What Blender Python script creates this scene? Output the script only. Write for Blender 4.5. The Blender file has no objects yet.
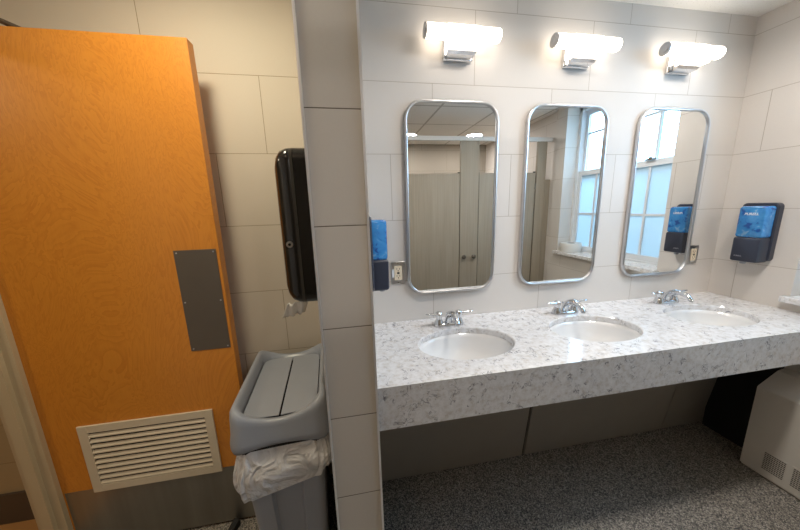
import bpy, bmesh, math, random
from mathutils import Vector, Matrix
PI = math.pi
random.seed(7)
S = bpy.context.scene
COL = S.collection

# ------------------------------------------------------------------ camera
R = ((0.983716, -0.177459, -0.028484), (0.062207, 0.187492, 0.980294), (0.168621, 0.966103, -0.195479))
cam_d = bpy.data.cameras.new('camera')
cam_d.sensor_width = 36.0
cam_d.lens = 288.42 / 800 * 36
cam_d.clip_start = 0.02
cam_o = bpy.data.objects.new('camera', cam_d)
COL.objects.link(cam_o)
M3 = Matrix((R[0], R[1], (-R[2][0], -R[2][1], -R[2][2]))).transposed()
cam_o.matrix_world = Matrix.Translation((-0.0714, -1.3967, 1.4411)) @ M3.to_4x4()
S.camera = cam_o

# ------------------------------------------------------------------ world, lights, exposure
S.view_settings.view_transform = 'Standard'
S.view_settings.look = 'None'
S.view_settings.gamma = 1
S.view_settings.use_curve_mapping = False
S.view_settings.exposure = 0.22
W = bpy.data.worlds.new('sky'); S.world = W; W.use_nodes = True
W.node_tree.nodes['Background'].inputs[0].default_value = (0.58, 0.86, 1.0, 1)
W.node_tree.nodes['Background'].inputs[1].default_value = 2.0
S.cycles.max_bounces = 10
S.cycles.diffuse_bounces = 5
S.cycles.glossy_bounces = 5
S.cycles.transmission_bounces = 6
S.cycles.sample_clamp_indirect = 6.0
S.cycles.caustics_reflective = False
S.cycles.caustics_refractive = False

def area(name, loc, rot, sx, sy, power, col, shape='RECTANGLE', spread=None):
    d = bpy.data.lights.new(name, 'AREA'); d.shape = shape; d.size = sx
    if shape in ('RECTANGLE', 'ELLIPSE'): d.size_y = sy
    d.energy = power; d.color = col
    if spread: d.spread = spread
    o = bpy.data.objects.new(name, d); o.location = loc; o.rotation_euler = rot
    COL.objects.link(o); return o
SCONCE_E = 3.8
SCONCE_COL = (1.0, 0.87, 0.72)
# daylight outside the window, facing into the room
area('window_daylight', (3.15, -1.7, 2.5), (0, PI / 2 - 0.6, 0), 1.4, 2.0, 150, (0.36, 0.66, 1.0))
# recessed lamps: niche by the door, above the counter's front, stalls; then added fills
area('niche_lamp', (-0.57, -0.60, 2.366), (0, 0, 0), 0.22, 0.22, 8.6, (1.0, 0.90, 0.66), 'DISK')
area('entry_fill', (-0.6, -1.6, 2.366), (0, 0, 0), 0.3, 0.3, 2.0, (1.0, 0.70, 0.45), 'DISK')  # unseen fill added to lift the left bay
area('counter_lamp', (0.75, -0.64, 2.366), (0, 0, 0), 0.20, 0.20, 7.4, (1.0, 0.93, 0.85), 'DISK', 2.85)
area('counter_lamp', (1.62, -0.64, 2.366), (0, 0, 0), 0.20, 0.20, 7.4, (1.0, 0.93, 0.86), 'DISK', 2.85)
area('stall_lamp', (1.692, -2.56, 2.366), (0, 0, 0), 0.2, 0.2, 11, (1.0, 0.92, 0.86), 'DISK')
area('stall_lamp', (0.785, -2.60, 2.366), (0, 0, 0), 0.2, 0.2, 11, (1.0, 0.92, 0.86), 'DISK')
area('corridor_fill', (-2.3, -1.0, 2.3), (0, 0, 0), 0.3, 0.3, 9, (1.0, 0.84, 0.6), 'DISK')  # unseen fill added to light the corridor

# ------------------------------------------------------------------ dimensions
XR = 2.153       # right wall
CZ = 2.385       # ceiling
ZB = 1.99        # a horizontal tile joint
PXL, PXR, PYE = -0.168, -0.0146, -0.5616   # tiled partition
CT = 0.86        # counter height
XL = -1.325      # wall with the doorway
YB = -3.2

# ------------------------------------------------------------------ helpers
def srgb(r, g, b):
    f = lambda c: (c / 255 / 12.92) if c / 255 <= 0.04045 else ((c / 255 + 0.055) / 1.055) ** 2.4
    return (f(r), f(g), f(b), 1)

class NT:
    def __init__(s, name):
        s.m = bpy.data.materials.new(name); s.m.use_nodes = True
        s.t = s.m.node_tree; s.b = s.t.nodes['Principled BSDF']; s.out = s.t.nodes['Material Output']
    def n(s, typ, **kw):
        x = s.t.nodes.new(typ)
        for k, v in kw.items(): setattr(x, k, v)
        return x
    def l(s, a, b): s.t.links.new(a, b)
    def math(s, op, a, b=None, c=None):
        x = s.n('ShaderNodeMath', operation=op)
        for i, v in enumerate((a, b, c)):
            if v is None: continue
            if isinstance(v, (int, float)): x.inputs[i].default_value = v
            else: s.l(v, x.inputs[i])
        return x.outputs[0]
    def set(s, **kw):
        for k, v in kw.items(): s.b.inputs[k.replace('_', ' ')].default_value = v
    def ramp(s, fac, stops, interp='LINEAR'):
        r = s.n('ShaderNodeValToRGB'); r.color_ramp.interpolation = interp
        e = r.color_ramp.elements
        while len(e) < len(stops): e.new(0.5)
        for i, (p, c) in enumerate(stops): e[i].position = p; e[i].color = c
        s.l(fac, r.inputs[0]); return r.outputs[0]
    def mix(s, fac, a, b, blend='MIX'):
        x = s.n('ShaderNodeMix', data_type='RGBA', blend_type=blend)
        for i, v in ((0, fac), (6, a), (7, b)):
            if isinstance(v, (int, float)): x.inputs[i].default_value = v
            elif isinstance(v, tuple): x.inputs[i].default_value = v
            else: s.l(v, x.inputs[i])
        return x.outputs[2]
    def pos(s):
        g = s.n('ShaderNodeNewGeometry'); return g.outputs['Position']
    def obj(s, scale=(1, 1, 1)):
        tc = s.n('ShaderNodeTexCoord'); mp = s.n('ShaderNodeMapping'); mp.inputs['Scale'].default_value = scale
        s.l(tc.outputs['Object'], mp.inputs[0]); return mp.outputs[0]
    def noise(s, vec, scale, detail=2, rough=0.5, dist=0):
        x = s.n('ShaderNodeTexNoise'); x.inputs['Scale'].default_value = scale; x.inputs['Detail'].default_value = detail
        x.inputs['Roughness'].default_value = rough; x.inputs['Distortion'].default_value = dist
        s.l(vec, x.inputs['Vector']); return x.outputs['Fac']
    def bump(s, h, strength, dist=0.002):
        x = s.n('ShaderNodeBump'); x.inputs['Strength'].default_value = strength; x.inputs['Distance'].default_value = dist
        s.l(h, x.inputs['Height']); s.l(x.outputs[0], s.b.inputs['Normal'])

def plain(name, col, rough=0.5, metal=0.0, **kw):
    m = NT(name); m.set(Base_Color=col, Roughness=rough, Metallic=metal)
    v = m.obj(); nz = m.noise(v, 9, 3)
    m.l(m.mix(nz, tuple(c * 0.95 for c in col[:3]) + (1,), tuple(min(1, c * 1.05) for c in col[:3]) + (1,)), m.b.inputs['Base Color'])
    for k, v in kw.items(): m.b.inputs[k.replace('_', ' ')].default_value = v
    return m.m

def tile_mat(name, axis, phase, z0=ZB, step=0.2033, w=0.61, h=0.305, a=(220, 215, 210), b=(213, 208, 202), grout=(176, 167, 156), full=False):
    """large format wall tiles; axis is the wall's horizontal axis; vertical joints step by a third each row"""
    m = NT(name); p = m.pos(); sp = m.n('ShaderNodeSeparateXYZ'); m.l(p, sp.inputs[0])
    z = m.math('DIVIDE', m.math('SUBTRACT', sp.outputs[2], z0), h)
    row = m.math('FLOOR', z); fz = m.math('SUBTRACT', z, row)
    dz = m.math('MULTIPLY', m.math('MINIMUM', fz, m.math('SUBTRACT', 1.0, fz)), h)
    d = dz; col = 0.0
    if not full:
        # row -1 (just under z0) has its joint at `phase`
        u = m.math('SUBTRACT', sp.outputs[axis], m.math('MULTIPLY_ADD', m.math('ADD', row, 1.0), step, phase))
        u = m.math('DIVIDE', u, w); col = m.math('FLOOR', u); fu = m.math('SUBTRACT', u, col)
        du = m.math('MULTIPLY', m.math('MINIMUM', fu, m.math('SUBTRACT', 1.0, fu)), w)
        d = m.math('MINIMUM', dz, du)
    mask = m.math('LESS_THAN', d, 0.0013)
    cx = m.n('ShaderNodeCombineXYZ'); m.l(row, cx.inputs[0])
    if not full: m.l(col, cx.inputs[1])
    wn = m.n('ShaderNodeTexWhiteNoise'); m.l(cx.outputs[0], wn.inputs[0])
    n1 = m.noise(p, 3.0, 4, 0.6); f = m.math('MULTIPLY_ADD', n1, 0.6, m.math('MULTIPLY', wn.outputs[0], 0.4))
    c = m.mix(f, srgb(*a), srgb(*b))
    n2 = m.noise(p, 220, 2); c = m.mix(m.math('MULTIPLY', n2, 0.10), c, srgb(170, 160, 148))
    c = m.mix(mask, c, srgb(*grout)); m.l(c, m.b.inputs['Base Color'])
    m.set(Roughness=0.6); m.b.inputs['Specular IOR Level'].default_value = 0.2
    m.bump(m.math('MULTIPLY', m.math('MINIMUM', d, 0.003), 300), 0.35, 0.001)
    return m.m

def link(name, bm, mat, parent=None, smooth=False, bevel=0, angle=35):
    me = bpy.data.meshes.new(name); bmesh.ops.recalc_face_normals(bm, faces=bm.faces); bm.to_mesh(me); bm.free()
    mats = mat if isinstance(mat, (list, tuple)) else [mat]
    for q in mats: me.materials.append(q)
    o = bpy.data.objects.new(name, me); COL.objects.link(o)
    if parent: o.parent = parent
    if smooth:
        for f in me.polygons: f.use_smooth = True
        if smooth != 'full':
            me.set_sharp_from_angle(angle=math.radians(angle))
    if bevel:
        b = o.modifiers.new('bevel', 'BEVEL'); b.width = bevel; b.segments = 2; b.limit_method = 'ANGLE'
    return o
def thing(name, label, cat, loc=(0, 0, 0), rz=0, group=None):
    o = bpy.data.objects.new(name, None); COL.objects.link(o); o.location = loc; o.rotation_euler = (0, 0, rz)
    o.empty_display_size = 0.05
    return tag(o, label, cat, group)
def tag(o, label, cat, group=None):
    o['label'] = label; o['category'] = cat
    if group: o['group'] = group
    return o
def struct(name, bm, mat, **kw):
    o = link(name, bm, mat, **kw); o['kind'] = 'structure'; return o
def copy_tree(o, parent=None):
    c = o.copy(); COL.objects.link(c)
    if parent: c.parent = parent
    for ch in [k for k in bpy.data.objects if k.parent == o]: copy_tree(ch, c)
    return c

def box(bm, x0, x1, y0, y1, z0, z1, mi=0):
    vs = [bm.verts.new((x, y, z)) for z in (z0, z1) for y in (y0, y1) for x in (x0, x1)]
    for q in ((0, 1, 3, 2), (4, 6, 7, 5), (0, 4, 5, 1), (1, 5, 7, 3), (3, 7, 6, 2), (2, 6, 4, 0)):
        f = bm.faces.new([vs[i] for i in q]); f.material_index = mi
    return vs
def B(*a, **k):
    bm = bmesh.new(); box(bm, *a, **k); return bm
def rrect(w, d, r, n=6):
    """rounded rectangle outline in 2D centred on 0"""
    out = []
    for i, (sx, sy) in enumerate(((1, 1), (-1, 1), (-1, -1), (1, -1))):
        for k in range(n + 1):
            a = i * PI / 2 + k / n * PI / 2
            out.append((sx * (w / 2 - r) + r * math.cos(a), sy * (d / 2 - r) + r * math.sin(a)))
    return out
def loft(bm, loops, cap0=True, cap1=True, closed=True, mi=0):
    L = [[bm.verts.new(p) for p in lp] for lp in loops]
    n = len(L[0])
    for a, b in zip(L, L[1:]):
        for i in range(n if closed else n - 1):
            f = bm.faces.new((a[i], a[(i + 1) % n], b[(i + 1) % n], b[i])); f.material_index = mi
    if cap0: bm.faces.new(L[0]).material_index = mi
    if cap1: bm.faces.new(L[-1]).material_index = mi
    return L
def cyl(bm, c, r, h, axis=2, n=24, r2=None, mi=0):
    r2 = r if r2 is None else r2
    def P(a, rr, t):
        u, v = rr * math.cos(a), rr * math.sin(a)
        q = {0: (t, u, v), 1: (u, t, v), 2: (u, v, t)}[axis]
        return (c[0] + q[0], c[1] + q[1], c[2] + q[2])
    loft(bm, [[P(2 * PI * i / n, rr, t) for i in range(n)] for rr, t in ((r, 0), (r2, h))], mi=mi)
def tube(bm, pts, radii, n=14, flat=1.0, caps=True):
    """swept tube through points; flat scales the vertical radius"""
    pts = [Vector(p) for p in pts]; loops = []
    for i, p in enumerate(pts):
        t = (pts[min(i + 1, len(pts) - 1)] - pts[max(i - 1, 0)]).normalized()
        side = t.cross(Vector((0, 0, 1)))
        if side.length < 1e-3: side = Vector((1, 0, 0))
        side.normalize(); up = side.cross(t)
        r = radii[i] if isinstance(radii, (list, tuple)) else radii
        loops.append([p + side * r * math.cos(a) + up * r * flat * math.sin(a) for a in [2 * PI * k / n for k in range(n)]])
    loft(bm, loops, caps, caps)
def lathe(bm, prof, c=(0, 0, 0), n=32, sx=1, sy=1, cap0=True, cap1=True):
    loft(bm, [[(c[0] + r * sx * math.cos(2 * PI * i / n), c[1] + r * sy * math.sin(2 * PI * i / n), c[2] + z) for i in range(n)] for r, z in prof], cap0, cap1)

# ------------------------------------------------------------------ materials
M = {}
M['tile_back'] = tile_mat('wall_tile_back', 0, 0.345)
M['tile_back_left'] = tile_mat('wall_tile_niche', 0, -0.396, a=(214, 205, 192), b=(208, 198, 184), grout=(160, 145, 120))
M['tile_side'] = tile_mat('wall_tile_side', 1, -0.115)
M['tile_part'] = tile_mat('partition_tile', 0, 0, z0=1.70, full=True, a=(212, 207, 200), b=(206, 201, 194), grout=(96, 86, 72))
M['grey_tile'] = plain('plinth_panel', srgb(150, 145, 138), 0.5)
M['chrome'] = plain('chrome', (0.72, 0.73, 0.75, 1), 0.07, 1.0)
M['steel'] = plain('satin_steel', (0.62, 0.62, 0.63, 1), 0.28, 1.0)
M['trim'] = plain('trim_metal', (0.92, 0.93, 0.95, 1), 0.3, 0.6)
M['dark_steel'] = plain('push_plate_steel', srgb(122, 114, 104), 0.42, 0.75)
M['white_paint'] = plain('white_paint', srgb(226, 226, 224), 0.45)
M['ceramic'] = plain('ceramic', srgb(238, 238, 238), 0.08, Coat_Weight=0.6)
M['black'] = plain('black_plastic', srgb(22, 21, 21), 0.18, Coat_Weight=0.3)
M['charcoal'] = plain('charcoal_plastic', srgb(48, 53, 68), 0.32)
M['rubber'] = plain('black_rubber', srgb(14, 14, 15), 0.7)
M['bin'] = plain('grey_bin_plastic', srgb(150, 156, 168), 0.28)
M['paper'] = plain('paper', srgb(225, 224, 220), 0.85)
M['ivory'] = plain('ivory_plastic', srgb(232, 216, 190), 0.4)
M['frame_paint'] = plain('door_frame_paint', srgb(196, 180, 150), 0.5)
M['vent_paint'] = plain('vent_paint', srgb(214, 202, 180), 0.5)
M['block'] = tile_mat('block_paint', 0, 0.0, z0=0.12, w=0.4, h=0.2, step=0.2, a=(176, 158, 124), b=(168, 150, 118), grout=(140, 122, 92))
M['dark_base'] = plain('dark_base', srgb(84, 72, 60), 0.6)
M['corr_floor'] = plain('corridor_floor', srgb(190, 140, 86), 0.5)
M['heater'] = plain('heater_enamel', srgb(214, 210, 204), 0.4)
M['seam'] = plain('dark_gap', srgb(12, 12, 13), 0.8)
M['win_frame'] = plain('window_aluminium', srgb(222, 226, 230), 0.4, 0.0)
M['text_white'] = plain('white_print', srgb(235, 240, 245), 0.5)
M['grey_mark'] = plain('grey_print', srgb(150, 152, 158), 0.5)

m = NT('mirror_glass'); m.set(Base_Color=(0.93, 0.95, 0.95, 1), Metallic=1.0, Roughness=0.0); M['mirror'] = m.m

m = NT('door_wood')
v = m.obj((1, 1, 0.42)); w1 = m.noise(v, 3.6, 5, 0.62, 1.4)
rings = m.math('FRACT', m.math('MULTIPLY', w1, 22.0)); rings = m.math('POWER', rings, 2.2)
fine = m.noise(m.obj((1, 1, 0.06)), 170, 3, 0.6); blot = m.noise(m.obj((1, 1, 0.6)), 4.0, 3, 0.6)
c = m.mix(m.math('MULTIPLY', rings, 0.55), srgb(226, 150, 52), srgb(198, 116, 32))
c = m.mix(m.math('MULTIPLY', fine, 0.30), c, srgb(164, 94, 26))
c = m.mix(m.math('MULTIPLY', blot, 0.28), c, srgb(186, 112, 30))
kn = m.n('ShaderNodeTexVoronoi'); kn.inputs['Scale'].default_value = 3.2; m.l(m.obj((1, 0.01, 1)), kn.inputs['Vector'])
c = m.mix(m.math('LESS_THAN', kn.outputs['Distance'], 0.018), c, srgb(120, 60, 20))
m.l(c, m.b.inputs['Base Color']); m.set(Roughness=0.42); m.b.inputs['Coat Weight'].default_value = 0.25; m.b.inputs['Coat Roughness'].default_value = 0.25
M['wood'] = m.m

m = NT('brushed_kickplate'); n1 = m.noise(m.obj((1, 1, 30)), 14, 3); n2 = m.noise(m.obj((6, 1, 0.4)), 2.0, 3)
m.l(m.mix(n2, srgb(120, 118, 112), srgb(176, 172, 164)), m.b.inputs['Base Color']); m.set(Metallic=0.85)
m.l(m.math('MULTIPLY_ADD', n1, 0.2, 0.28), m.b.inputs['Roughness']); M['kick'] = m.m

m = NT('quartz')   # white engineered stone with broken grey veins
p = m.pos()
dv = m.noise(p, 17, 3, 0.55, 0.9); dv2 = m.noise(p, 38, 4, 0.6, 0.8); patch = m.noise(p, 6.5, 3, 0.6); gate = m.noise(p, 27, 2, 0.5)
v1 = m.math('ABSOLUTE', m.math('SUBTRACT', dv, 0.5)); v2 = m.math('ABSOLUTE', m.math('SUBTRACT', dv2, 0.5))
l1 = m.ramp(v1, [(0.0, (1, 1, 1, 1)), (0.020, (0, 0, 0, 1))]); l2 = m.ramp(v2, [(0.0, (1, 1, 1, 1)), (0.028, (0, 0, 0, 1))])
gm = m.ramp(gate, [(0.50, (0, 0, 0, 1)), (0.60, (1, 1, 1, 1))]); pm = m.ramp(patch, [(0.46, (0, 0, 0, 1)), (0.60, (1, 1, 1, 1))])
ll = m.math('MAXIMUM', m.math('MULTIPLY', l1, m.math('MULTIPLY_ADD', gm, 0.85, 0.05)), m.math('MULTIPLY', m.math('MULTIPLY', l2, gm), m.math('MULTIPLY_ADD', pm, 0.8, 0.15)))
cl = m.noise(p, 42, 4, 0.7)
base = m.ramp(cl, [(0.30, srgb(208, 203, 198)), (0.5, srgb(228, 228, 230)), (0.7, srgb(240, 240, 242))])
c = m.mix(m.math('MULTIPLY', ll, 0.95), base, srgb(84, 84, 98))
m.l(c, m.b.inputs['Base Color']); m.set(Roughness=0.09); M['quartz'] = m.m

m = NT('floor_flecks')
p = m.pos(); vo = m.n('ShaderNodeTexVoronoi'); vo.inputs['Scale'].default_value = 250; m.l(p, vo.inputs['Vector'])
sp = m.n('ShaderNodeSeparateColor'); m.l(vo.outputs['Color'], sp.inputs[0])
c = m.ramp(sp.outputs[0], [(0.0, srgb(70, 68, 68)), (0.26, srgb(108, 104, 100)), (0.50, srgb(142, 136, 128)), (0.78, srgb(164, 158, 148)), (0.93, srgb(186, 180, 172))], 'CONSTANT')
m.l(c, m.b.inputs['Base Color']); m.set(Roughness=0.55); M['floor'] = m.m

m = NT('ceiling_tile'); p = m.pos(); s3 = m.n('ShaderNodeSeparateXYZ'); m.l(p, s3.inputs[0])
def grid(ax, ph, per):
    u = m.math('DIVIDE', m.math('SUBTRACT', s3.outputs[ax], ph), per); fu = m.math('FRACT', m.math('ADD', u, 100.0))
    return m.math('MULTIPLY', m.math('MINIMUM', fu, m.math('SUBTRACT', 1.0, fu)), per)
g = m.math('LESS_THAN', m.math('MINIMUM', grid(0, 0.88, 0.61), grid(1, -1.52, 0.61)), 0.011)
g = m.math('MULTIPLY', g, m.math('LESS_THAN', s3.outputs[1], -0.305))
sp_ = m.noise(p, 130, 2); c = m.mix(m.math('GREATER_THAN', sp_, 0.66), srgb(244, 242, 238), srgb(222, 219, 213))
c = m.mix(g, c, srgb(196, 193, 187)); m.l(c, m.b.inputs['Base Color']); m.set(Roughness=0.85)
m.bump(g, 0.6, 0.004); M['ceiling'] = m.m
M['ceil_plain'] = plain('ceiling_border', srgb(226, 223, 216), 0.85)

m = NT('stall_laminate'); a1 = m.noise(m.obj((1, 1, 0.03)), 60, 4, 0.6); a2 = m.noise(m.obj((1, 1, 0.1)), 10, 2)
c = m.mix(m.math('MULTIPLY_ADD', a1, 0.8, m.math('MULTIPLY', a2, 0.3)), srgb(136, 126, 110), srgb(176, 166, 150))
m.l(c, m.b.inputs['Base Color']); m.set(Roughness=0.6); M['stall'] = m.m

def emit(name, col, s):
    m = NT(name); m.set(Base_Color=(0.9, 0.9, 0.9, 1), Roughness=0.3)
    m.b.inputs['Emission Color'].default_value = tuple(col) + (1,); m.b.inputs['Emission Strength'].default_value = s
    v = m.obj(); return m.m
M['lamp_glass'] = emit('lit_sconce_glass', SCONCE_COL, SCONCE_E)
M['lamp_collar'] = emit('lit_sconce_collar', SCONCE_COL, 3.0)
M['down_glass'] = emit('lit_downlight', (1, 0.9, 0.8), 3)

m = NT('clear_pane')
tr = m.n('ShaderNodeBsdfTransparent'); tr.inputs[0].default_value = (0.95, 0.98, 1, 1)
gl = m.n('ShaderNodeBsdfGlossy'); gl.inputs[1].default_value = 0.02
mx = m.n('ShaderNodeMixShader'); mx.inputs[0].default_value = 0.06
m.l(tr.outputs[0], mx.inputs[1]); m.l(gl.outputs[0], mx.inputs[2]); m.l(mx.outputs[0], m.out.inputs[0]); M['pane'] = m.m
m = NT('frosted_pane')
tl = m.n('ShaderNodeBsdfTranslucent'); tl.inputs[0].default_value = (0.34, 0.38, 0.40, 1)
gl = m.n('ShaderNodeBsdfDiffuse'); gl.inputs[0].default_value = (0.30, 0.34, 0.36, 1)
mx = m.n('ShaderNodeAddShader')
m.l(tl.outputs[0], mx.inputs[0]); m.l(gl.outputs[0], mx.inputs[1]); m.l(mx.outputs[0], m.out.inputs[0]); M['frosted'] = m.m
m = NT('blue_reservoir')
p = m.obj(); nn = m.noise(p, 26, 3, 0.5, 0.8)
c = m.ramp(nn, [(0.36, srgb(40, 96, 180)), (0.42, srgb(58, 148, 226)), (0.62, srgb(74, 164, 236)), (0.70, srgb(140, 194, 240))])
m.l(c, m.b.inputs['Base Color']); m.set(Roughness=0.12); m.b.inputs['Coat Weight'].default_value = 0.6
m.b.inputs['Transmission Weight'].default_value = 0.25; M['blue'] = m.m
m = NT('bag_film')
tr = m.n('ShaderNodeBsdfTransparent'); tr.inputs[0].default_value = (0.95, 0.96, 1, 1)
m.set(Base_Color=srgb(248, 248, 250), Roughness=0.22); m.b.inputs['Transmission Weight'].default_value = 0.0
nz = m.noise(m.obj((1, 1, 1.2)), 11, 3, 0.5, 1.6)
m.bump(nz, 1.0, 0.03)
mx = m.n('ShaderNodeMixShader'); m.l(m.math('MULTIPLY_ADD', nz, 0.8, 0.36), mx.inputs[0])
m.l(tr.outputs[0], mx.inputs[1]); m.l(m.b.outputs[0], mx.inputs[2]); m.l(mx.outputs[0], m.out.inputs[0]); M['bag'] = m.m

# ------------------------------------------------------------------ room shell
struct('floor', B(XL - 0.08, XR + 0.4, YB, 0.14, -0.08, 0), M['floor'])
struct('ceiling', B(XL - 0.08, XR + 0.4, YB, 0.14, CZ, CZ + 0.08), M['ceiling'])
struct('wall_back', B(PXR - 0.07, XR + 0.4, 0, 0.14, 0, CZ), M['tile_back'])
struct('wall_back_left', B(XL - 0.08, PXR - 0.07, 0, 0.14, 0, CZ), M['tile_back_left'])
bm = B(PXL, PXR, PYE, -0.0005, 0.0005, CZ - 0.0005); struct('wall_partition', bm, M['tile_part'])
for k, x in ((1, PXL), (2, PXR)):   # metal corner trims of the partition
    s = -1 if k == 1 else 1
    bm = B(min(x, x + s * 0.0035), max(x, x + s * 0.0035), PYE - 0.003, PYE + 0.010, 0.001, CZ - 0.001)
    box(bm, min(x + s * 0.0035, x - s * 0.0035), max(x + s * 0.0035, x - s * 0.0035), PYE - 0.0045, PYE - 0.0005, 0.001, CZ - 0.001)
    struct('trim_%d' % k, bm, M['trim'])
# right wall with window opening; it steps back beyond y=-1.54
WY0, WY1, WZ0, WZ1 = -1.39, -0.345, 0.905, 2.36
TH = 0.24
bm = bmesh.new()
box(bm, XR, XR + TH, WY1, -0.0005, 0.0005, CZ - 0.0005)
box(bm, XR, XR + TH, -1.54, WY0, 0.0005, CZ - 0.0005)
box(bm, XR, XR + TH, WY0, WY1, 0.0005, WZ0)
box(bm, XR, XR + TH, WY0, WY1, WZ1, CZ - 0.0005)
struct('wall_right', bm, M['tile_side'])
struct('wall_right_rear', B(XR + 0.03, XR + TH, YB, -1.54, 0.0005, CZ - 0.0005), M['tile_side'])
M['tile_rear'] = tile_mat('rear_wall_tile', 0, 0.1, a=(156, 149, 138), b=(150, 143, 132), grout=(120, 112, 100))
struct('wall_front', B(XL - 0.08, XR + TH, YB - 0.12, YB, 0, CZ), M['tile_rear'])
# left wall with the doorway (opening y from -0.95 to -0.165)
DJ = -0.165; DH = 2.06; DE = -0.96
bm = bmesh.new()
box(bm, XL - 0.075, XL, DJ, 0, 0, CZ)
box(bm, XL - 0.075, XL, YB, DE, 0, CZ)
box(bm, XL - 0.075, XL, DE, DJ, DH, CZ)
struct('wall_left', bm, M['tile_side'])
# corridor seen through the doorway
struct('floor_corridor', B(-3.4, XL - 0.08, YB, 0.3, -0.08, 0.0), M['corr_floor'])
struct('wall_corridor', B(-3.4, XL - 0.08, 0.06, 0.2, 0, CZ), M['block'])
struct('wall_corridor_far', B(-3.52, -3.4, YB, 0.3, 0, CZ), M['block'])
struct('wall_corridor_end', B(-3.4, XL - 0.08, YB - 0.12, YB, 0, CZ), M['block'])
struct('ceiling_corridor', B(-3.4, XL - 0.08, YB, 0.3, CZ, CZ + 0.08), M['ceil_plain'])
struct('baseboard_corridor', B(-3.4, XL - 0.081, 0.048, 0.06, 0.0, 0.16), M['dark_base'])

# steel door frame lining the opening
fr = bpy.data.objects.new('door_1', None); COL.objects.link(fr); fr['kind'] = 'structure'
def jamb(sgn, y):   # rebated profile, room side rebate then stop
    bm = bmesh.new()
    prof = [(XL + 0.012, 0.0), (XL + 0.012, 0.018), (XL - 0.008, 0.018), (XL - 0.02, 0.018), (XL - 0.02, 0.034), (XL - 0.058, 0.034), (XL - 0.058, 0.018), (XL - 0.087, 0.018), (XL - 0.087, 0.0)]
    loft(bm, [[(px, y - sgn * (py - 0.002), z) for px, py in prof] for z in (0.0, DH)])
    return bm
link('door_frame', jamb(1, DJ), M['frame_paint'], fr)
link('door_frame', jamb(-1, DE), M['frame_paint'], fr)
link('door_frame', B(XL - 0.087, XL + 0.012, DE + 0.03, DJ - 0.03, DH - 0.02, DH + 0.03), M['frame_paint'], fr)

# under-counter panels: dark tiled plinth, three sheets with open joints
bm = bmesh.new()
for a, b_ in ((PXR + 0.002, 0.842), (0.858, 1.818), (1.822, XR - 0.002)):
    box(bm, a, b_, -0.12, -0.105, 0.004, 0.66)
for v_ in bm.verts: v_.co.y += 0.016 - 0.13 * v_.co.z   # the panels lean forward towards the top
struct('trim_4', bm, M['grey_tile'])
bm = B(PXR + 0.002, XR - 0.002, -0.105, -0.0005, 0.0005, 0.66)
for v_ in bm.verts:
    if v_.co.y < -0.05: v_.co.y += 0.016 - 0.13 * v_.co.z
struct('trim_5', bm, M['seam'])

struct('trim_6', B(XR - 0.030, XR - 0.001, -0.386, -0.1205, 0.0005, 0.60), M['seam'])  # black sheet added for the deep shade between panels and heater
# window: two sashes of divided lights
win = bpy.data.objects.new('window_1', None); COL.objects.link(win); win['kind'] = 'structure'
xg = 2.33
bm = bmesh.new()
for y0, y1, z0, z1 in ((WY0, WY0 + 0.03, WZ0, WZ1), (WY1 - 0.03, WY1, WZ0, WZ1), (WY0, WY1, WZ1 - 0.03, WZ1), (WY0, WY1, WZ0, WZ0 + 0.045)):
    box(bm, xg - 0.035, xg + 0.055, y0, y1, z0, z1)
link('window_frame', bm, M['win_frame'], win)
def sash(x, z0, z1, zm, glass):
    bm = bmesh.new(); a, b_ = WY0 + 0.03, WY1 - 0.03
    for y0, y1, p0, p1 in ((a, a + 0.035, z0, z1), (b_ - 0.035, b_, z0, z1), (a + 0.035, b_ - 0.035, z0, z0 + 0.045), (a + 0.035, b_ - 0.035, z1 - 0.045, z1)):
        box(bm, x - 0.016, x + 0.016, y0, y1, p0, p1)
    s = link('sash', bm, M['win_frame'], win)
    bm = bmesh.new()
    for k in (1, 2, 3): 
        y = (0, -1.14, -0.885, -0.63)[k]; box(bm, x - 0.011, x + 0.011, y - 0.009, y + 0.009, z0 + 0.045, z1 - 0.045)
    box(bm, x - 0.0105, x + 0.0105, a + 0.035, b_ - 0.035, zm - 0.009, zm + 0.009)
    link('glazing_bars', bm, M['win_frame'], s)
    link('pane', B(x - 0.002, x + 0.002, a + 0.033, b_ - 0.033, z0 + 0.043, z1 - 0.043), glass, s)
    return s
sash(xg - 0.006, WZ0 + 0.045, 1.750, 1.325, M['frosted'])
sash(xg + 0.03, 1.69, WZ1 - 0.03, 2.11, M['pane'])
bm = B(xg - 0.045, xg - 0.022, -0.66, -0.59, 1.751, 1.763); cyl(bm, (xg - 0.034, -0.625, 1.763), 0.012, 0.012)
link('sash_lock', bm, M['dark_steel'], win)
bm = bmesh.new()
box(bm, XR - 0.04, xg - 0.035, WY0 - 0.0, WY1, WZ0 - 0.002, 0.935)
box(bm, XR - 0.04, XR - 0.0005, WY1, WY1 + 0.02, WZ0 - 0.002, 0.935)
box(bm, XR - 0.04, XR - 0.0005, WY0 - 0.03, WY0, WZ0 - 0.002, 0.935)
o = link('window_sill', bm, M['quartz'], win, bevel=0.004)

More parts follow.
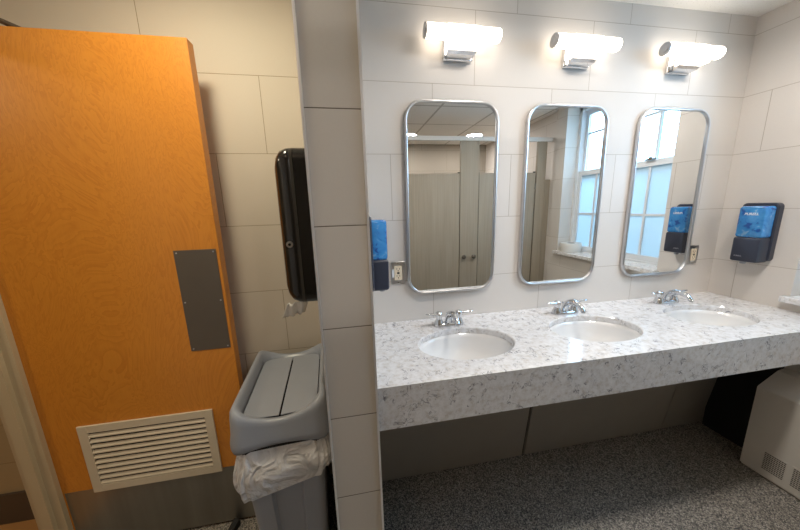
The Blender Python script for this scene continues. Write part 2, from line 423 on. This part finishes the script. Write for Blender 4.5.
# ------------------------------------------------------------------ vanity counter with three oval cut-outs
SINKS = [(0.403, -0.297), (1.045, -0.297), (1.720, -0.297)]
SA, SB = 0.211, 0.146
CY = -0.546
van = thing('vanity_counter', 'long white quartz vanity counter with grey veins and deep front apron', 'counter', (0, 0, 0))
X0, X1 = PXR + 0.0006, XR - 0.0006
bm = bmesh.new()
cuts = [X0, 0.725, 1.37, X1]
N = 64
def ring_on_rect(cx, cy, x0, x1, y0, y1, n):
    out = []
    for i in range(n):
        a = 2 * PI * i / n; dx, dy = SA * math.cos(a), SB * math.sin(a)
        t = min(((x1 - cx) / dx) if dx > 1e-9 else 1e9, ((x0 - cx) / dx) if dx < -1e-9 else 1e9,
                ((y1 - cy) / dy) if dy > 1e-9 else 1e9, ((y0 - cy) / dy) if dy < -1e-9 else 1e9)
        out.append([cx + t * dx, cy + t * dy])
    for c in ((x0, y0), (x0, y1), (x1, y0), (x1, y1)):
        j = min(range(n), key=lambda k: (out[k][0] - c[0]) ** 2 + (out[k][1] - c[1]) ** 2); out[j] = list(c)
    return out
for k, (cx, cy) in enumerate(SINKS):
    outer = ring_on_rect(cx, cy, cuts[k], cuts[k + 1], CY, -0.0006, N)
    def E_(f, z): return [(cx + SA * f * math.cos(2 * PI * i / N), cy + SB * f * math.sin(2 * PI * i / N), z) for i in range(N)]
    loft(bm, [[(x, y, CT - 0.03) for x, y in outer], [(x, y, CT) for x, y in outer], E_(1.02, CT), E_(1.0, CT - 0.004), E_(1.0, CT - 0.03), [(x, y, CT - 0.03) for x, y in outer]], False, False)
bmesh.ops.remove_doubles(bm, verts=bm.verts, dist=1e-5)
# remove inner walls between the three cells
for f in [f for f in bm.faces if all(abs(v.co.x - cuts[1]) < 1e-5 for v in f.verts) or all(abs(v.co.x - cuts[2]) < 1e-5 for v in f.verts)]: bm.faces.remove(f)
link('worktop', bm, M['quartz'], van, smooth=True, angle=30)
link('apron', B(X0, X1, CY, CY + 0.02, 0.70, CT - 0.0302), M['quartz'], van)

def make_sink():
    t = thing('oval_sink', 'oval white ceramic undermount sink nearest the tiled partition, below the left mirror', 'sink', (0, 0, 0), 0, 'undermount sinks in the vanity counter')
    bm = bmesh.new()
    zr = CT - 0.031
    prof = [(1.06, 0), (1.0, 0), (0.975, -0.02), (0.94, -0.055), (0.86, -0.09), (0.70, -0.118), (0.45, -0.135), (0.2, -0.142), (0.11, -0.144)]
    outp = [(0.11, -0.152), (0.45, -0.146), (0.72, -0.13), (0.9, -0.10), (0.98, -0.06), (1.06, -0.012), (1.06, 0)]
    loft(bm, [[(SA * r * math.cos(2 * PI * i / 48), SB * r * math.sin(2 * PI * i / 48), zr + z) for i in range(48)] for r, z in prof + outp], False, False)
    link('basin', bm, M['ceramic'], t, smooth='full')
    bm = bmesh.new(); lathe(bm, [(0.022, zr - 0.150), (0.024, zr - 0.1425), (0.021, zr - 0.1415), (0.019, zr - 0.145), (0.006, zr - 0.146)])
    d = link('drain', bm, M['chrome'], t, smooth=True); d['label'] = 'chrome drain'
    return t
s0 = make_sink()
slab = ['oval white ceramic undermount sink nearest the tiled partition, below the left mirror',
        'oval white ceramic undermount sink in the middle, with window glare on the rim before it',
        'oval white ceramic undermount sink nearest the right wall, below the right mirror']
for k, (cx, cy) in enumerate(SINKS):
    o = s0 if k == 0 else copy_tree(s0)
    o.location = (cx, cy, 0); o['label'] = slab[k]

def make_faucet():
    t = thing('faucet', '', 'faucet', (0, 0, 0), 0, 'chrome faucets along the vanity counter')
    bm = bmesh.new()
    loft(bm, [[(x, y, z) for x, y in rrect(0.152 * f, 0.046 * g, 0.022 * g, 5)] for z, f, g in ((0, 1, 1), (0.008, 1, 1), (0.013, 0.98, 0.9), (0.016, 0.94, 0.7))])
    link('base', bm, M['chrome'], t, smooth=True, angle=50)
    bm = bmesh.new()
    pts = [(0, 0.004, 0.010), (0, 0.003, 0.030), (0, -0.004, 0.050), (0, -0.022, 0.068), (0, -0.050, 0.078), (0, -0.080, 0.077), (0, -0.103, 0.068), (0, -0.116, 0.056), (0, -0.119, 0.050)]
    tube(bm, pts, [0.021, 0.017, 0.0155, 0.0145, 0.0135, 0.0125, 0.012, 0.0115, 0.0115], 16)
    sp = link('spout', bm, M['chrome'], t, smooth=True, angle=60)
    bm = bmesh.new(); cyl(bm, (0, -0.119, 0.044), 0.0098, 0.008); link('aerator', bm, M['steel'], sp, smooth=True)
    bm = bmesh.new(); cyl(bm, (0, 0.021, 0.012), 0.0022, 0.040); lathe(bm, [(0.001, 0.06), (0.005, 0.058), (0.006, 0.054), (0.004, 0.050), (0.002, 0.049)], (0, 0.021, 0), 12)
    link('lift_rod', bm, M['chrome'], t, smooth=True)
    for s in (-1, 1):
        bm = bmesh.new()
        lathe(bm, [(0.024, 0.010), (0.023, 0.018), (0.018, 0.028), (0.0145, 0.038), (0.0155, 0.045), (0.0170, 0.056), (0.0160, 0.068), (0.010, 0.073), (0.003, 0.0745)], (s * 0.0508, 0, 0), 24)
        tube(bm, [(s * (0.0508 + d), -0.002 - d * 0.15, z) for d, z in ((0.004, 0.061), (0.022, 0.063), (0.045, 0.066), (0.066, 0.0685), (0.070, 0.069))], [0.0095, 0.0088, 0.0080, 0.0068, 0.003], 12, 0.7)
        link('handle', bm, M['chrome'], t, smooth=True, angle=50)
    return t
f0 = make_faucet()
flab = ['chrome two-handle faucet behind the left sink, nearest the tiled partition',
        'chrome two-handle faucet behind the middle sink',
        'chrome two-handle faucet behind the right sink, nearest the right wall']
for k, x in enumerate((0.392, 1.045, 1.700)):
    o = f0 if k == 0 else copy_tree(f0)
    o.location = (x, -0.105, CT); o['label'] = flab[k]

# ------------------------------------------------------------------ mirrors
def make_mirror():
    t = thing('wall_mirror', '', 'mirror', (0, 0, 0), 0, 'rounded mirrors over the vanity')
    w, h, r = 0.462, 0.916, 0.088
    bm = bmesh.new()
    prof = [(0.0, -0.0005), (0.0, -0.018), (0.003, -0.021), (0.009, -0.021), (0.012, -0.018), (0.012, -0.0005)]
    lps = []
    for inset, y in prof:
        lps.append([(x, y, z) for x, z in rrect(w - 2 * inset, h - 2 * inset, r - inset, 10)])
    loft(bm, lps + [lps[0]], False, False); bmesh.ops.remove_doubles(bm, verts=bm.verts, dist=1e-6)
    link('mirror_frame', bm, M['steel'], t, smooth=True, angle=50)
    bm = bmesh.new(); q = rrect(w - 0.022, h - 0.022, r - 0.011, 10)
    loft(bm, [[(x, y, z) for x, z in q] for y in (-0.004, -0.012)])
    link('mirror_glass', bm, M['mirror'], t)
    return t
m0 = make_mirror()
mlab = ['tall rounded mirror with thin metal frame, beside the outlet, reflecting the toilet stalls',
        'tall rounded metal-framed mirror in the middle, reflecting the jumbo paper roll on the sill',
        'tall rounded mirror with thin metal frame nearest the right wall, reflecting the blue soap dispenser']
for k, x in enumerate((0.440, 1.050, 1.700)):
    o = m0 if k == 0 else copy_tree(m0)
    o.location = (x, -0.0005, 1.4605); o['label'] = mlab[k]

# ------------------------------------------------------------------ sconces
def make_sconce():
    t = thing('wall_sconce', '', 'light', (0, 0, 0), 0, 'tube sconces above the mirrors')
    ty = -0.068
    bm = bmesh.new()
    loft(bm, [[(x, y, z - 0.026) for x, z in rrect(0.140 * f, 0.112 * f, 0.006, 3)] for y, f in ((-0.0008, 1), (-0.010, 1), (-0.017, 0.94), (-0.019, 0.91))])
    link('backplate', bm, M['chrome'], t, smooth=True)
    bm = bmesh.new()
    loft(bm, [[(-w, y, z0), (w, y, z0), (w, y, z1), (-w, y, z1)] for y, w, z0, z1 in ((-0.018, 0.056, -0.078, -0.02), (-0.035, 0.060, -0.077, -0.02), (-0.052, 0.064, -0.073, -0.02), (-0.064, 0.066, -0.063, -0.02))])
    link('bracket', bm, M['chrome'], t)
    bm = bmesh.new(); loft(bm, [[(x, ty + r * math.cos(2 * PI * i / 32), r * math.sin(2 * PI * i / 32)) for i in range(32)] for x, r in ((-0.164, 0.0265), (-0.160, 0.0285), (0.160, 0.0285), (0.168, 0.026), (0.172, 0.020))])
    link('glass_tube', bm, M['lamp_glass'], t, smooth=True)
    bm = bmesh.new(); loft(bm, [[(x, ty + r * math.cos(2 * PI * i / 32), r * math.sin(2 * PI * i / 32)) for i in range(32)] for x, r in ((-0.069, 0.0305), (0.069, 0.0305))]); link('collar_ring', bm, M['lamp_glass'], t, smooth=True)
    bm = bmesh.new(); box(bm, -0.069, 0.069, ty - 0.034, ty + 0.026, -0.062, -0.005)
    link('collar', bm, M['lamp_collar'], t, bevel=0.004)
    for s in (-1,):
        bm = bmesh.new(); cyl(bm, (-0.170, ty, 0), 0.0285, 0.006, 0, 32)
        cyl(bm, (-0.173, ty, 0), 0.017, 0.003, 0, 24)
        link('end_cap', bm, M['steel'], t, smooth=True)
    return t
c0 = make_sconce()
clab = ['lit white tube wall sconce on chrome bracket above the left mirror',
        'lit white tube wall sconce on chrome bracket above the middle mirror',
        'lit white tube wall sconce on chrome bracket above the right mirror, near the corner']
for k, x in enumerate((0.462, 1.067, 1.672)):
    o = c0 if k == 0 else copy_tree(c0)
    o.location = (x, 0, 2.163); o['label'] = clab[k]

# ------------------------------------------------------------------ soap dispensers
def text_mesh(s, size, mat, name, parent, mtx, depth=0.0006):
    cu = bpy.data.curves.new('lettering', 'FONT'); cu.body = s; cu.size = size; cu.extrude = depth; cu.align_x = 'CENTER'; cu.shear = 0.2
    cu.offset = size * 0.02
    tmp = bpy.data.objects.new('lettering', cu); COL.objects.link(tmp); bpy.context.view_layer.update()
    me = bpy.data.meshes.new_from_object(tmp.evaluated_get(bpy.context.evaluated_depsgraph_get()))
    bpy.data.objects.remove(tmp); me.transform(mtx); me.materials.clear(); me.materials.append(mat)
    o = bpy.data.objects.new(name, me); COL.objects.link(o); o.parent = parent; return o
def make_soap():   # local: mounted on the plane y=0, facing -y, origin at the bottom centre
    t = thing('soap_dispenser', '', 'soap dispenser', (0, 0, 0), 0, 'wall soap dispensers')
    def slab(w, h, r, z0, ys, ox=0.0):
        bm = bmesh.new(); zc = z0 + h / 2
        loft(bm, [[(x + ox, y, zc + z) for x, z in rrect(w - 2 * i, h - 2 * i, max(r - i, 0.002), 6)] for y, i in ys]); return bm
    link('wall_plate', slab(0.148, 0.312, 0.022, 0, ((-0.0008, 0.0), (-0.030, 0.0), (-0.036, 0.005))), M['charcoal'], t, smooth=True)
    link('lower_cover', slab(0.114, 0.135, 0.012, -0.004, ((-0.030, 0), (-0.090, 0.0), (-0.098, 0.003), (-0.102, 0.010)), 0.010), M['charcoal'], t, smooth=True)
    rv = link('reservoir', slab(0.110, 0.168, 0.014, 0.128, ((-0.030, 0), (-0.089, 0.0), (-0.097, 0.004), (-0.100, 0.012)), 0.010), M['blue'], t, smooth=True)
    rv['label'] = 'translucent blue reservoir'
    T = Matrix.Rotation(PI / 2, 4, 'X')
    text_mesh('PURELL', 0.017, M['text_white'], 'brand_lettering', rv, Matrix.Translation((0.010, -0.1002, 0.250)) @ T)
    text_mesh('PURELL', 0.010, M['grey_mark'], 'lower_lettering', t, Matrix.Translation((-0.012, -0.1022, 0.024)) @ T)
    bm = bmesh.new(); cyl(bm, (0, -0.075, -0.016), 0.012, 0.014); link('nozzle', bm, M['grey_mark'], t, smooth=True)
    return t
d0 = make_soap()
d0.location = (XR, -0.180, 1.098); d0.rotation_euler = (0, 0, -PI / 2)
d0['label'] = 'blue and black soap dispenser on the right wall beside the window'
d1 = copy_tree(d0)
d1.location = (PXR, -0.17, 1.098); d1.rotation_euler = (0, 0, PI / 2)
d1['label'] = 'blue and black soap dispenser seen edge-on, mounted on the partition left of the outlet'

# ------------------------------------------------------------------ outlets
def make_outlet():
    t = thing('wall_outlet', '', 'outlet', (0, 0, 0), 0, 'wall outlets')
    bm = bmesh.new()
    loft(bm, [[(x, y, z) for x, z in rrect(0.070 - i, 0.115 - i, 0.004, 3)] for y, i in ((-0.0008, 0), (-0.004, 0), (-0.006, 0.004))])
    link('cover_plate', bm, M['steel'], t, smooth=True)
    bm = bmesh.new(); box(bm, -0.019, 0.019, -0.009, -0.005, -0.036, 0.036)
    rc = link('receptacle', bm, M['ivory'], t)
    for z in (-0.018, 0.018):
        bm = bmesh.new()
        box(bm, -0.008, -0.006, -0.0096, -0.0088, z - 0.001, z + 0.008); box(bm, 0.006, 0.008, -0.0096, -0.0088, z - 0.001, z + 0.008)
        cyl(bm, (0, -0.0096, z - 0.007), 0.0026, 0.0008, 1, 12)
        link('socket_slots', bm, M['seam'], rc)
    link('test_buttons', B(-0.006, 0.006, -0.0105, -0.0088, -0.004, 0.004), M['rubber'], rc)
    for z in (-0.049, 0.049):
        bm = bmesh.new(); cyl(bm, (0, -0.0072, z), 0.003, 0.0014, 1, 12); link('screw', bm, M['chrome'], t, smooth=True)
    return t
o0 = make_outlet(); o0.location = (0.161, 0, 1.120)
o0['label'] = 'steel-plated duplex outlet between the partition and the left mirror'
o1 = copy_tree(o0); o1.location = (1.983, 0, 1.109)
o1['label'] = 'steel-plated duplex outlet right of the right mirror, near the corner'
st = link('sticker', B(-0.031, -0.020, -0.0068, -0.0058, -0.022, 0.020), M['text_white'], o0); st['label'] = 'white sticker'

# ------------------------------------------------------------------ heater cabinet under the window
hx, hy0, hy1 = 1.982, -1.50, -0.390
ht = thing('wall_heater', 'low grey enamelled heater cabinet with slotted grilles under the window', 'heater', ((hx + XR) / 2, (hy0 + hy1) / 2, 0))
ox, oy = (hx + XR) / 2, (hy0 + hy1) / 2
bm = bmesh.new()
prof = [(hx + 0.012, 0.0), (hx + 0.012, 0.012), (hx, 0.014), (hx, 0.470), (hx + 0.004, 0.476), (2.10, 0.545), (XR - 0.001, 0.555), (XR - 0.001, 0.0)]
loft(bm, [[(x - ox, y - oy, z) for x, z in prof] for y in (hy0, hy1)])
link('casing', bm, M['heater'], ht)
k = 0
y = hy1 - 0.075
while y - 0.085 > hy0:
    bm = B(hx - 0.0012 - ox, hx - ox - 0.0002, y - 0.085 - oy, y - oy, 0.045, 0.155)
    g = link('grille', bm, M['heater'], ht)
    bm = bmesh.new()
    for c in range(9):
        for r_ in range(10):
            yy = y - 0.006 - c * 0.0085; zz = 0.052 + r_ * 0.0100
            box(bm, hx - 0.002 - ox, hx - 0.0011 - ox, yy - 0.0062 - oy, yy - oy, zz, zz + 0.0045)
    link('slots', bm, M['rubber'], g)
    y -= 0.100
bm = bmesh.new()
for i in range(14):
    yy = hy1 - 0.10 - i * 0.07
    vs = []
    for (xa, za) in ((2.02, 0.4865), (2.08, 0.5215)):
        for dy in (0, -0.05): vs.append((xa - ox, yy + dy - oy, za + 0.0125))
    a, b_, c, d = vs; f = [bm.verts.new(p) for p in (a, b_, d, c)]; bm.faces.new(f)
bmesh.ops.translate(bm, verts=bm.verts, vec=(0, 0, -0.0035))
link('top_grille', bm, M['seam'], ht)

# toilet paper roll on the sill
bm = bmesh.new(); lathe(bm, [(0.038, 0.0), (0.098, 0.0), (0.100, 0.003), (0.100, 0.087), (0.098, 0.090), (0.038, 0.090), (0.037, 0.088), (0.037, 0.002), (0.038, 0.0)], n=40, cap0=False, cap1=False)
t = thing('toilet_paper_roll', 'jumbo white toilet paper roll lying flat on the window sill, seen in the middle mirror', 'toilet paper', (2.222, -1.280, 0.9355))
link('paper', bm, M['paper'], t, smooth=True)
bm = bmesh.new(); lathe(bm, [(0.034, 0.001), (0.037, 0.001), (0.037, 0.089), (0.034, 0.089), (0.034, 0.001)], n=32, cap0=False, cap1=False)
c = link('core', bm, M['dark_base'], t, smooth=True); c['label'] = 'brown cardboard core'

# ------------------------------------------------------------------ toilet stalls (seen in the mirrors)
SY = -1.62
stl = thing('toilet_stall_row', 'row of grey woodgrain toilet stall doors under a white headrail, seen in the mirrors', 'toilet stalls', (0, SY, 0))
def pil(x0, x1, z1=2.097):
    return link('pilaster', B(x0, x1, -0.028, 0.0, 0.0, z1), M['stall'], stl)
pil(0.335, 0.375); pb = pil(1.125, 1.330); pil(2.010, 2.118)
pil(2.120, XR + 0.028, 1.70)
for x0, x1 in ((0.380, 1.116), (1.337, 1.996)):
    d = link('stall_door', B(x0, x1, -0.026, -0.002, 0.30, 1.775), M['stall'], stl)
    for hz in (0.45, 1.6):
        bm = bmesh.new(); cyl(bm, (x1 + 0.003 if x0 > 1 else x0 - 0.002, -0.001, hz), 0.007, 0.06); link('hinge', bm, M['chrome'], d)
    
for xa, xb in ((1.108, 1.134), (1.322, 1.346), (1.988, 2.018)):  # dark strips added behind the door gaps so they show black
    link('gap_dark_strip', B(xa, xb, -0.040, -0.0285, 0.28, 1.79), M['rubber'], stl)
for x in (1.165, 1.280):
    bm = bmesh.new(); 
    loft(bm, [[(x + r * math.cos(2 * PI * i / 20), y, 0.885 + r * math.sin(2 * PI * i / 20)) for i in range(20)] for y, r in ((0.0005, 0.012), (0.012, 0.010), (0.016, 0.022), (0.028, 0.024), (0.034, 0.017))])
    k = link('knob', bm, M['dark_steel'], pb, smooth=True)
bm = bmesh.new(); box(bm, 0.32, XR + 0.028, -0.034, 0.006, 2.098, 2.138)
link('headrail', bm, M['white_paint'], stl)['label'] = 'white headrail'
for x in (0.340, 1.228, 2.06):
    link('divider', B(x, x + 0.025, YB - SY + 0.001, -0.029, 0.25, 1.78), M['stall'], stl)

# ceiling lamps
def downlight(x, y, r, label, g=None):
    t = thing('recessed_lamp', label, 'light', (x, y, CZ - 0.001), 0, g)
    bm = bmesh.new(); lathe(bm, [(r + 0.02, 0), (r + 0.02, -0.006), (r, -0.010), (r - 0.002, -0.002), (r - 0.002, 0)], n=32, cap0=False, cap1=False)
    link('trim_ring', bm, M['white_paint'], t, smooth=True)
    bm = bmesh.new(); lathe(bm, [(r - 0.003, 0), (r - 0.003, -0.004), (r * 0.6, -0.008), (0.004, -0.010)], n=32)
    link('lens', bm, M['down_glass'], t, smooth=True)
downlight(1.692, -2.56, 0.065, 'round ceiling lamp glinting over the headrail at the right of the left mirror', 'stall ceiling lamps')
downlight(0.785, -2.60, 0.065, 'round ceiling lamp glinting over the headrail at the left edge of the left mirror', 'stall ceiling lamps')

# ------------------------------------------------------------------ wooden door, opened against the mirror wall
DX0, DX1, DY, DZ0, DZ1 = -1.318, -0.578, -0.162, 0.012, 2.035
dt = thing('wooden_door', 'orange-brown wooden door standing open, with push plate, louvre vent and kick plate', 'door', (DX0, DY, 0))
def L(x, y, z): return (x - DX0, y - DY, z)
VX0, VX1, VZ0, VZ1 = -1.196, -0.698, 0.297, 0.612
def LB(x0, x1, y0, y1, z0, z1): return B(x0 - DX0, x1 - DX0, y0 - DY, y1 - DY, z0, z1)
link('leaf', LB(DX0, DX1, DY, DY + 0.045, DZ0, DZ1), M['wood'], dt, bevel=0.0015)
k = link('kick_plate', LB(DX0 + 0.012, DX1 - 0.012, DY - 0.0016, DY - 0.0002, DZ0 + 0.002, 0.308), M['kick'], dt); k['label'] = 'brushed steel kick plate'
pp = link('push_plate', LB(-0.738, -0.588, DY - 0.0022, DY - 0.0002, 0.885, 1.303), M['dark_steel'], dt, bevel=0.0006); pp['label'] = 'grey steel push plate'
bm = bmesh.new()
for x in (-0.728, -0.598):
    for z in (0.895, 1.094, 1.293):
        q = L(x, DY - 0.0034, z); cyl(bm, q, 0.0032, 0.0014, 1, 12)
link('screws', bm, M['steel'], pp)
bm = bmesh.new(); fy0, fy1 = DY - 0.010, DY - 0.0018; fw = 0.033
for x0, x1, z0, z1 in ((VX0, VX0 + fw, VZ0, VZ1), (VX1 - fw, VX1, VZ0, VZ1), (VX0 + fw, VX1 - fw, VZ0, VZ0 + fw), (VX0 + fw, VX1 - fw, VZ1 - fw, VZ1)):
    box(bm, x0 - DX0, x1 - DX0, fy0 - DY, fy1 - DY, z0, z1)
vf = link('vent_frame', bm, M['vent_paint'], dt, bevel=0.0012); vf['label'] = 'cream louvre vent frame'
link('vent_back', LB(VX0 + fw, VX1 - fw, DY - 0.0022, DY - 0.0004, VZ0 + fw, VZ1 - fw), M['seam'], vf)
bm = bmesh.new(); ns = 10; zz0, zz1 = VZ0 + fw, VZ1 - fw; pitch = (zz1 - zz0) / ns
for i in range(ns):   # inverted-Y style slats, sloping forward and down
    z = zz0 + (i + 0.12) * pitch
    pr = [(DY - 0.0105, z), (DY - 0.0095, z - 0.001), (DY - 0.0026, z + pitch * 0.80), (DY - 0.0040, z + pitch * 0.84)]
    pr = [(DY - 0.0100, z), (DY - 0.0100, z + pitch * 0.16), (DY - 0.0028, z + pitch * 0.58), (DY - 0.0028, z + pitch * 0.44)]
    loft(bm, [[L(x, yy, q) for yy, q in pr] for x in (VX0 + fw - 0.001, VX1 - fw + 0.001)])
link('louvre_slats', bm, M['vent_paint'], vf)
for z in (0.3, 1.05, 1.80):
    bm = bmesh.new(); cyl(bm, L(DX0 - 0.004, DY - 0.006, z - 0.055), 0.007, 0.11); link('hinge', bm, M['dark_steel'], dt, smooth=True)
# closer on the back of the leaf; its arm reaches over to the frame
cl = link('closer_body', LB(-1.22, -0.98, DY + 0.0455, DY + 0.085, 1.93, 1.99), M['dark_base'], dt, bevel=0.004); cl['label'] = 'dark door closer behind the leaf'
bm = bmesh.new(); tube(bm, [L(-1.075, -0.100, 1.985), L(-1.075, -0.100, 2.046), L(-1.080, -0.102, 2.050)], 0.009, 10)
tube(bm, [L(-1.070, -0.100, 2.044), L(-1.31, -0.160, 2.140)], 0.010, 10, 0.8)
link('closer_arm', bm, M['dark_base'], cl)

# rubber wedge on the floor in front of the door
bm = bmesh.new(); loft(bm, [[(-0.016, y, 0.001), (0.016, y, 0.001), (0.014, y, z), (-0.014, y, z)] for y, z in ((-0.06, 0.006), (0.0, 0.020), (0.06, 0.034))])
o = link('door_wedge', bm, M['rubber'], bevel=0.002); o.location = (-0.690, -0.232, 0); o.rotation_euler = (0, 0, -0.35)
tag(o, 'small black rubber wedge on the floor by the kick plate', 'doorstop')

# ------------------------------------------------------------------ paper towel dispenser on the partition's left face
TX, TY0, TY1, TZ0, TZ1 = PXL, -0.475, -0.175, 1.145, 1.625
tw = thing('paper_towel_dispenser', 'tall glossy black towel dispenser on the left side of the tiled partition', 'towel dispenser', (TX, (TY0 + TY1) / 2, TZ0))
cyy = 0.0; hz = (TZ1 - TZ0) / 2; wy = TY1 - TY0
bm = bmesh.new()
loft(bm, [[(x, y, hz + z) for y, z in rrect(wy, 2 * hz, 0.035, 6)] for x in (-0.0008, -0.050)])
link('back_case', bm, M['black'], tw, smooth=True)
bm = bmesh.new()
lps = []
for x, i in ((-0.0515, 0), (-0.072, 0.001), (-0.090, 0.006), (-0.102, 0.016), (-0.109, 0.030), (-0.112, 0.050)):
    lps.append([(x, y, hz + z) for y, z in rrect(wy - 2 * i, 2 * hz - 2.8 * i, max(0.035 - i * 0.3, 0.02), 6)])
loft(bm, lps); link('cover', bm, M['black'], tw, smooth='full')
bm = bmesh.new(); cyl(bm, (-0.082, -wy / 2 - 0.003, 0.195), 0.010, 0.004, 1, 20); cyl(bm, (-0.082, -wy / 2 - 0.0042, 0.195), 0.0045, 0.0015, 1, 12, mi=1)
lk = link('lock', bm, [M['steel'], M['seam']], tw, smooth=True); lk['label'] = 'small steel lock'
# sheet of paper hanging out
bm = bmesh.new(); lps = []
for i in range(6):
    f = i / 5
    lps.append([(-0.045 - 0.0065 * j - 0.022 * f, -0.118 + 0.006 * math.sin(j * 1.4 + f * 2) + 0.02 * f, 0.008 - 0.052 * f - 0.0012 * j + 0.004 * math.sin(j * 2.0)) for j in range(12)])
loft(bm, lps, False, False, False)
o = link('paper_sheet', bm, M['paper'], tw, smooth='full'); o['label'] = 'crumpled white paper end'
sm = o.modifiers.new('thick', 'SOLIDIFY'); sm.thickness = 0.0008

# ------------------------------------------------------------------ slim grey waste bin with swing lid and liner
BX, BY = -0.348, -0.288
bw, bl = 0.308, 0.480
bn = thing('waste_bin', 'slim grey plastic waste bin with flap lid, between the door and the partition', 'bin', (BX, BY, 0), math.radians(3.5))
def body_loop(z, w, l, ch):
    pts = []
    for x, y in rrect(w, l, 0.035, 5): pts.append((x, y, z))
    return pts
def chan(w, l, z):   # outline with shallow channels in the middle of the short ends
    out = []
    hw, hl, r = w / 2, l / 2, 0.03
    for x, y in rrect(w, l, r, 5): out.append([x, y])
    res = []
    n = len(out)
    for i in range(n):
        res.append(out[i]); a, b_ = out[i], out[(i + 1) % n]
        if abs(a[1] - b_[1]) < 1e-6 and abs(a[0] - b_[0]) > 0.05:
            s = 1 if b_[0] > a[0] else -1; sg = 1 if a[1] > 0 else -1
            for f, d in ((0.22, 0), (0.27, 0.014), (0.73, 0.014), (0.78, 0)):
                res.append([a[0] + (b_[0] - a[0]) * f, a[1] - sg * d])
    return [(x, y, z) for x, y in res]
bm = bmesh.new()
loft(bm, [chan(0.205, 0.385, 0.0), chan(0.212, 0.392, 0.012), chan(0.262, 0.446, 0.60), chan(0.268, 0.452, 0.676)])
link('body', bm, M['bin'], bn, smooth=True, angle=40)
# lid
def lid_loop(w, l, r, z, dip=0.0, lift=0.0):
    out = []
    for x, y in rrect(w, l, r, 8):
        pts = (x, y)
        out.append(pts)
    # subdivide long straights so the saddle can bend
    res = []; n = len(out)
    for i in range(n):
        a, b_ = out[i], out[(i + 1) % n]; res.append(a)
        if math.hypot(a[0] - b_[0], a[1] - b_[1]) > 0.05:
            for k in range(1, 8): res.append((a[0] + (b_[0] - a[0]) * k / 8, a[1] + (b_[1] - a[1]) * k / 8))
    o2 = []
    for x, y in res:
        t = min(1.0, abs(x) / (w / 2)); e = min(1, max(0, (abs(y) - l * 0.36) / (l * 0.14)))
        o2.append((x, y, z - dip * (1 - t * t) * e + lift * (1 - t * t) * e))
    return o2
bm = bmesh.new()
Z = 0.678
lps = [lid_loop(bw * 0.93, bl * 0.96, 0.040, Z + 0.0, 0, 0.024),
       lid_loop(bw * 1.00, bl * 1.00, 0.045, Z - 0.004, 0, 0.024),
       lid_loop(bw * 1.03, bl * 1.012, 0.048, Z + 0.012, 0, 0.016),
       lid_loop(bw * 1.03, bl * 1.012, 0.048, Z + 0.030, 0, 0.010),
       lid_loop(bw * 1.00, bl * 0.99, 0.046, Z + 0.060, 0.006),
       lid_loop(bw * 0.985, bl * 0.975, 0.046, Z + 0.112, 0.030),
       lid_loop(bw * 0.97, bl * 0.965, 0.046, Z + 0.133, 0.040),
       lid_loop(bw * 0.93, bl * 0.945, 0.044, Z + 0.145, 0.046),
       lid_loop(bw * 0.88, bl * 0.92, 0.042, Z + 0.146, 0.047),
       lid_loop(bw * 0.83, bl * 0.88, 0.045, Z + 0.137, 0.040),
       lid_loop(bw * 0.80, bl * 0.85, 0.045, Z + 0.104, 0.026),
       lid_loop(bw * 0.79, bl * 0.84, 0.045, Z + 0.080, 0.0),
       lid_loop(bw * 0.79, bl * 0.84, 0.045, Z + 0.060, 0.0)]
loft(bm, lps, False, False)
lid = link('lid', bm, M['bin'], bn, smooth='full')
lm = lid.modifiers.new('thick', 'SOLIDIFY'); lm.thickness = 0.002
pw, pl = bw * 0.775, bl * 0.825
for s in (-1, 1):
    bm = bmesh.new()
    q = [(x, y) for x, y in rrect(pw, pl, 0.040, 8) if x * s > 0.0]
    if s > 0: q = sorted([p for p in q], key=lambda p: math.atan2(p[1], p[0]))
    else: q = sorted(q, key=lambda p: math.atan2(p[1], -p[0]))
    q = [(s * 0.003, q[0][1])] + q + [(s * 0.003, q[-1][1])]
    zt = lambda x: Z + 0.099 - 0.004 * (1 - abs(x) / (pw / 2))
    loft(bm, [[(x, y, zt(x) - 0.004) for x, y in q], [(x, y, zt(x)) for x, y in q]])
    fp = link('flap', bm, M['bin'], lid, bevel=0.001)
link('lid_gap', B(-bw * 0.39, bw * 0.39, -bl * 0.41, bl * 0.41, Z + 0.070, Z + 0.078), M['seam'], lid)
# black band added to paint the shadow gap under the lid
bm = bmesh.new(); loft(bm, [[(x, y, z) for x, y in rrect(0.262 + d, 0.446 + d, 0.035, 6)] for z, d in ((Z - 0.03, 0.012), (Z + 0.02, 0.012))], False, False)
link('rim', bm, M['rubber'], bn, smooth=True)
# liner
bm = bmesh.new(); lps = []; n = 120
for i in range(15):
    f = i / 14; lp = []
    base = rrect(0.272, 0.456, 0.045, 29)
    for j, (x, y) in enumerate(base[:n]):
        a = j / n * 2 * PI
        bot = 0.150 - 0.030 * x / 0.14 + 0.006 * math.sin(3 * a + 1)
        bulge = 0.004 + 0.018 * math.sin(f * PI * 0.85) + 0.004 * math.sin(7 * a + 4 * f) * f + 0.0022 * math.sin(17 * a + 6 * f)
        l = math.hypot(x, y); fx = 1 + bulge / 0.16 * 1.0
        px, py = x + math.copysign(bulge, x) * min(1, abs(x) / 0.10), y + math.copysign(bulge, y) * min(1, abs(y) / 0.19)
        lp.append((px, py, Z - 0.002 - f * bot + 0.004 * math.sin(7 * a + 3 * f)))
    lps.append(lp)
loft(bm, lps, False, False)
bg = link('bin_liner', bm, M['bag'], bn, smooth='full'); bg['label'] = 'translucent white plastic liner'
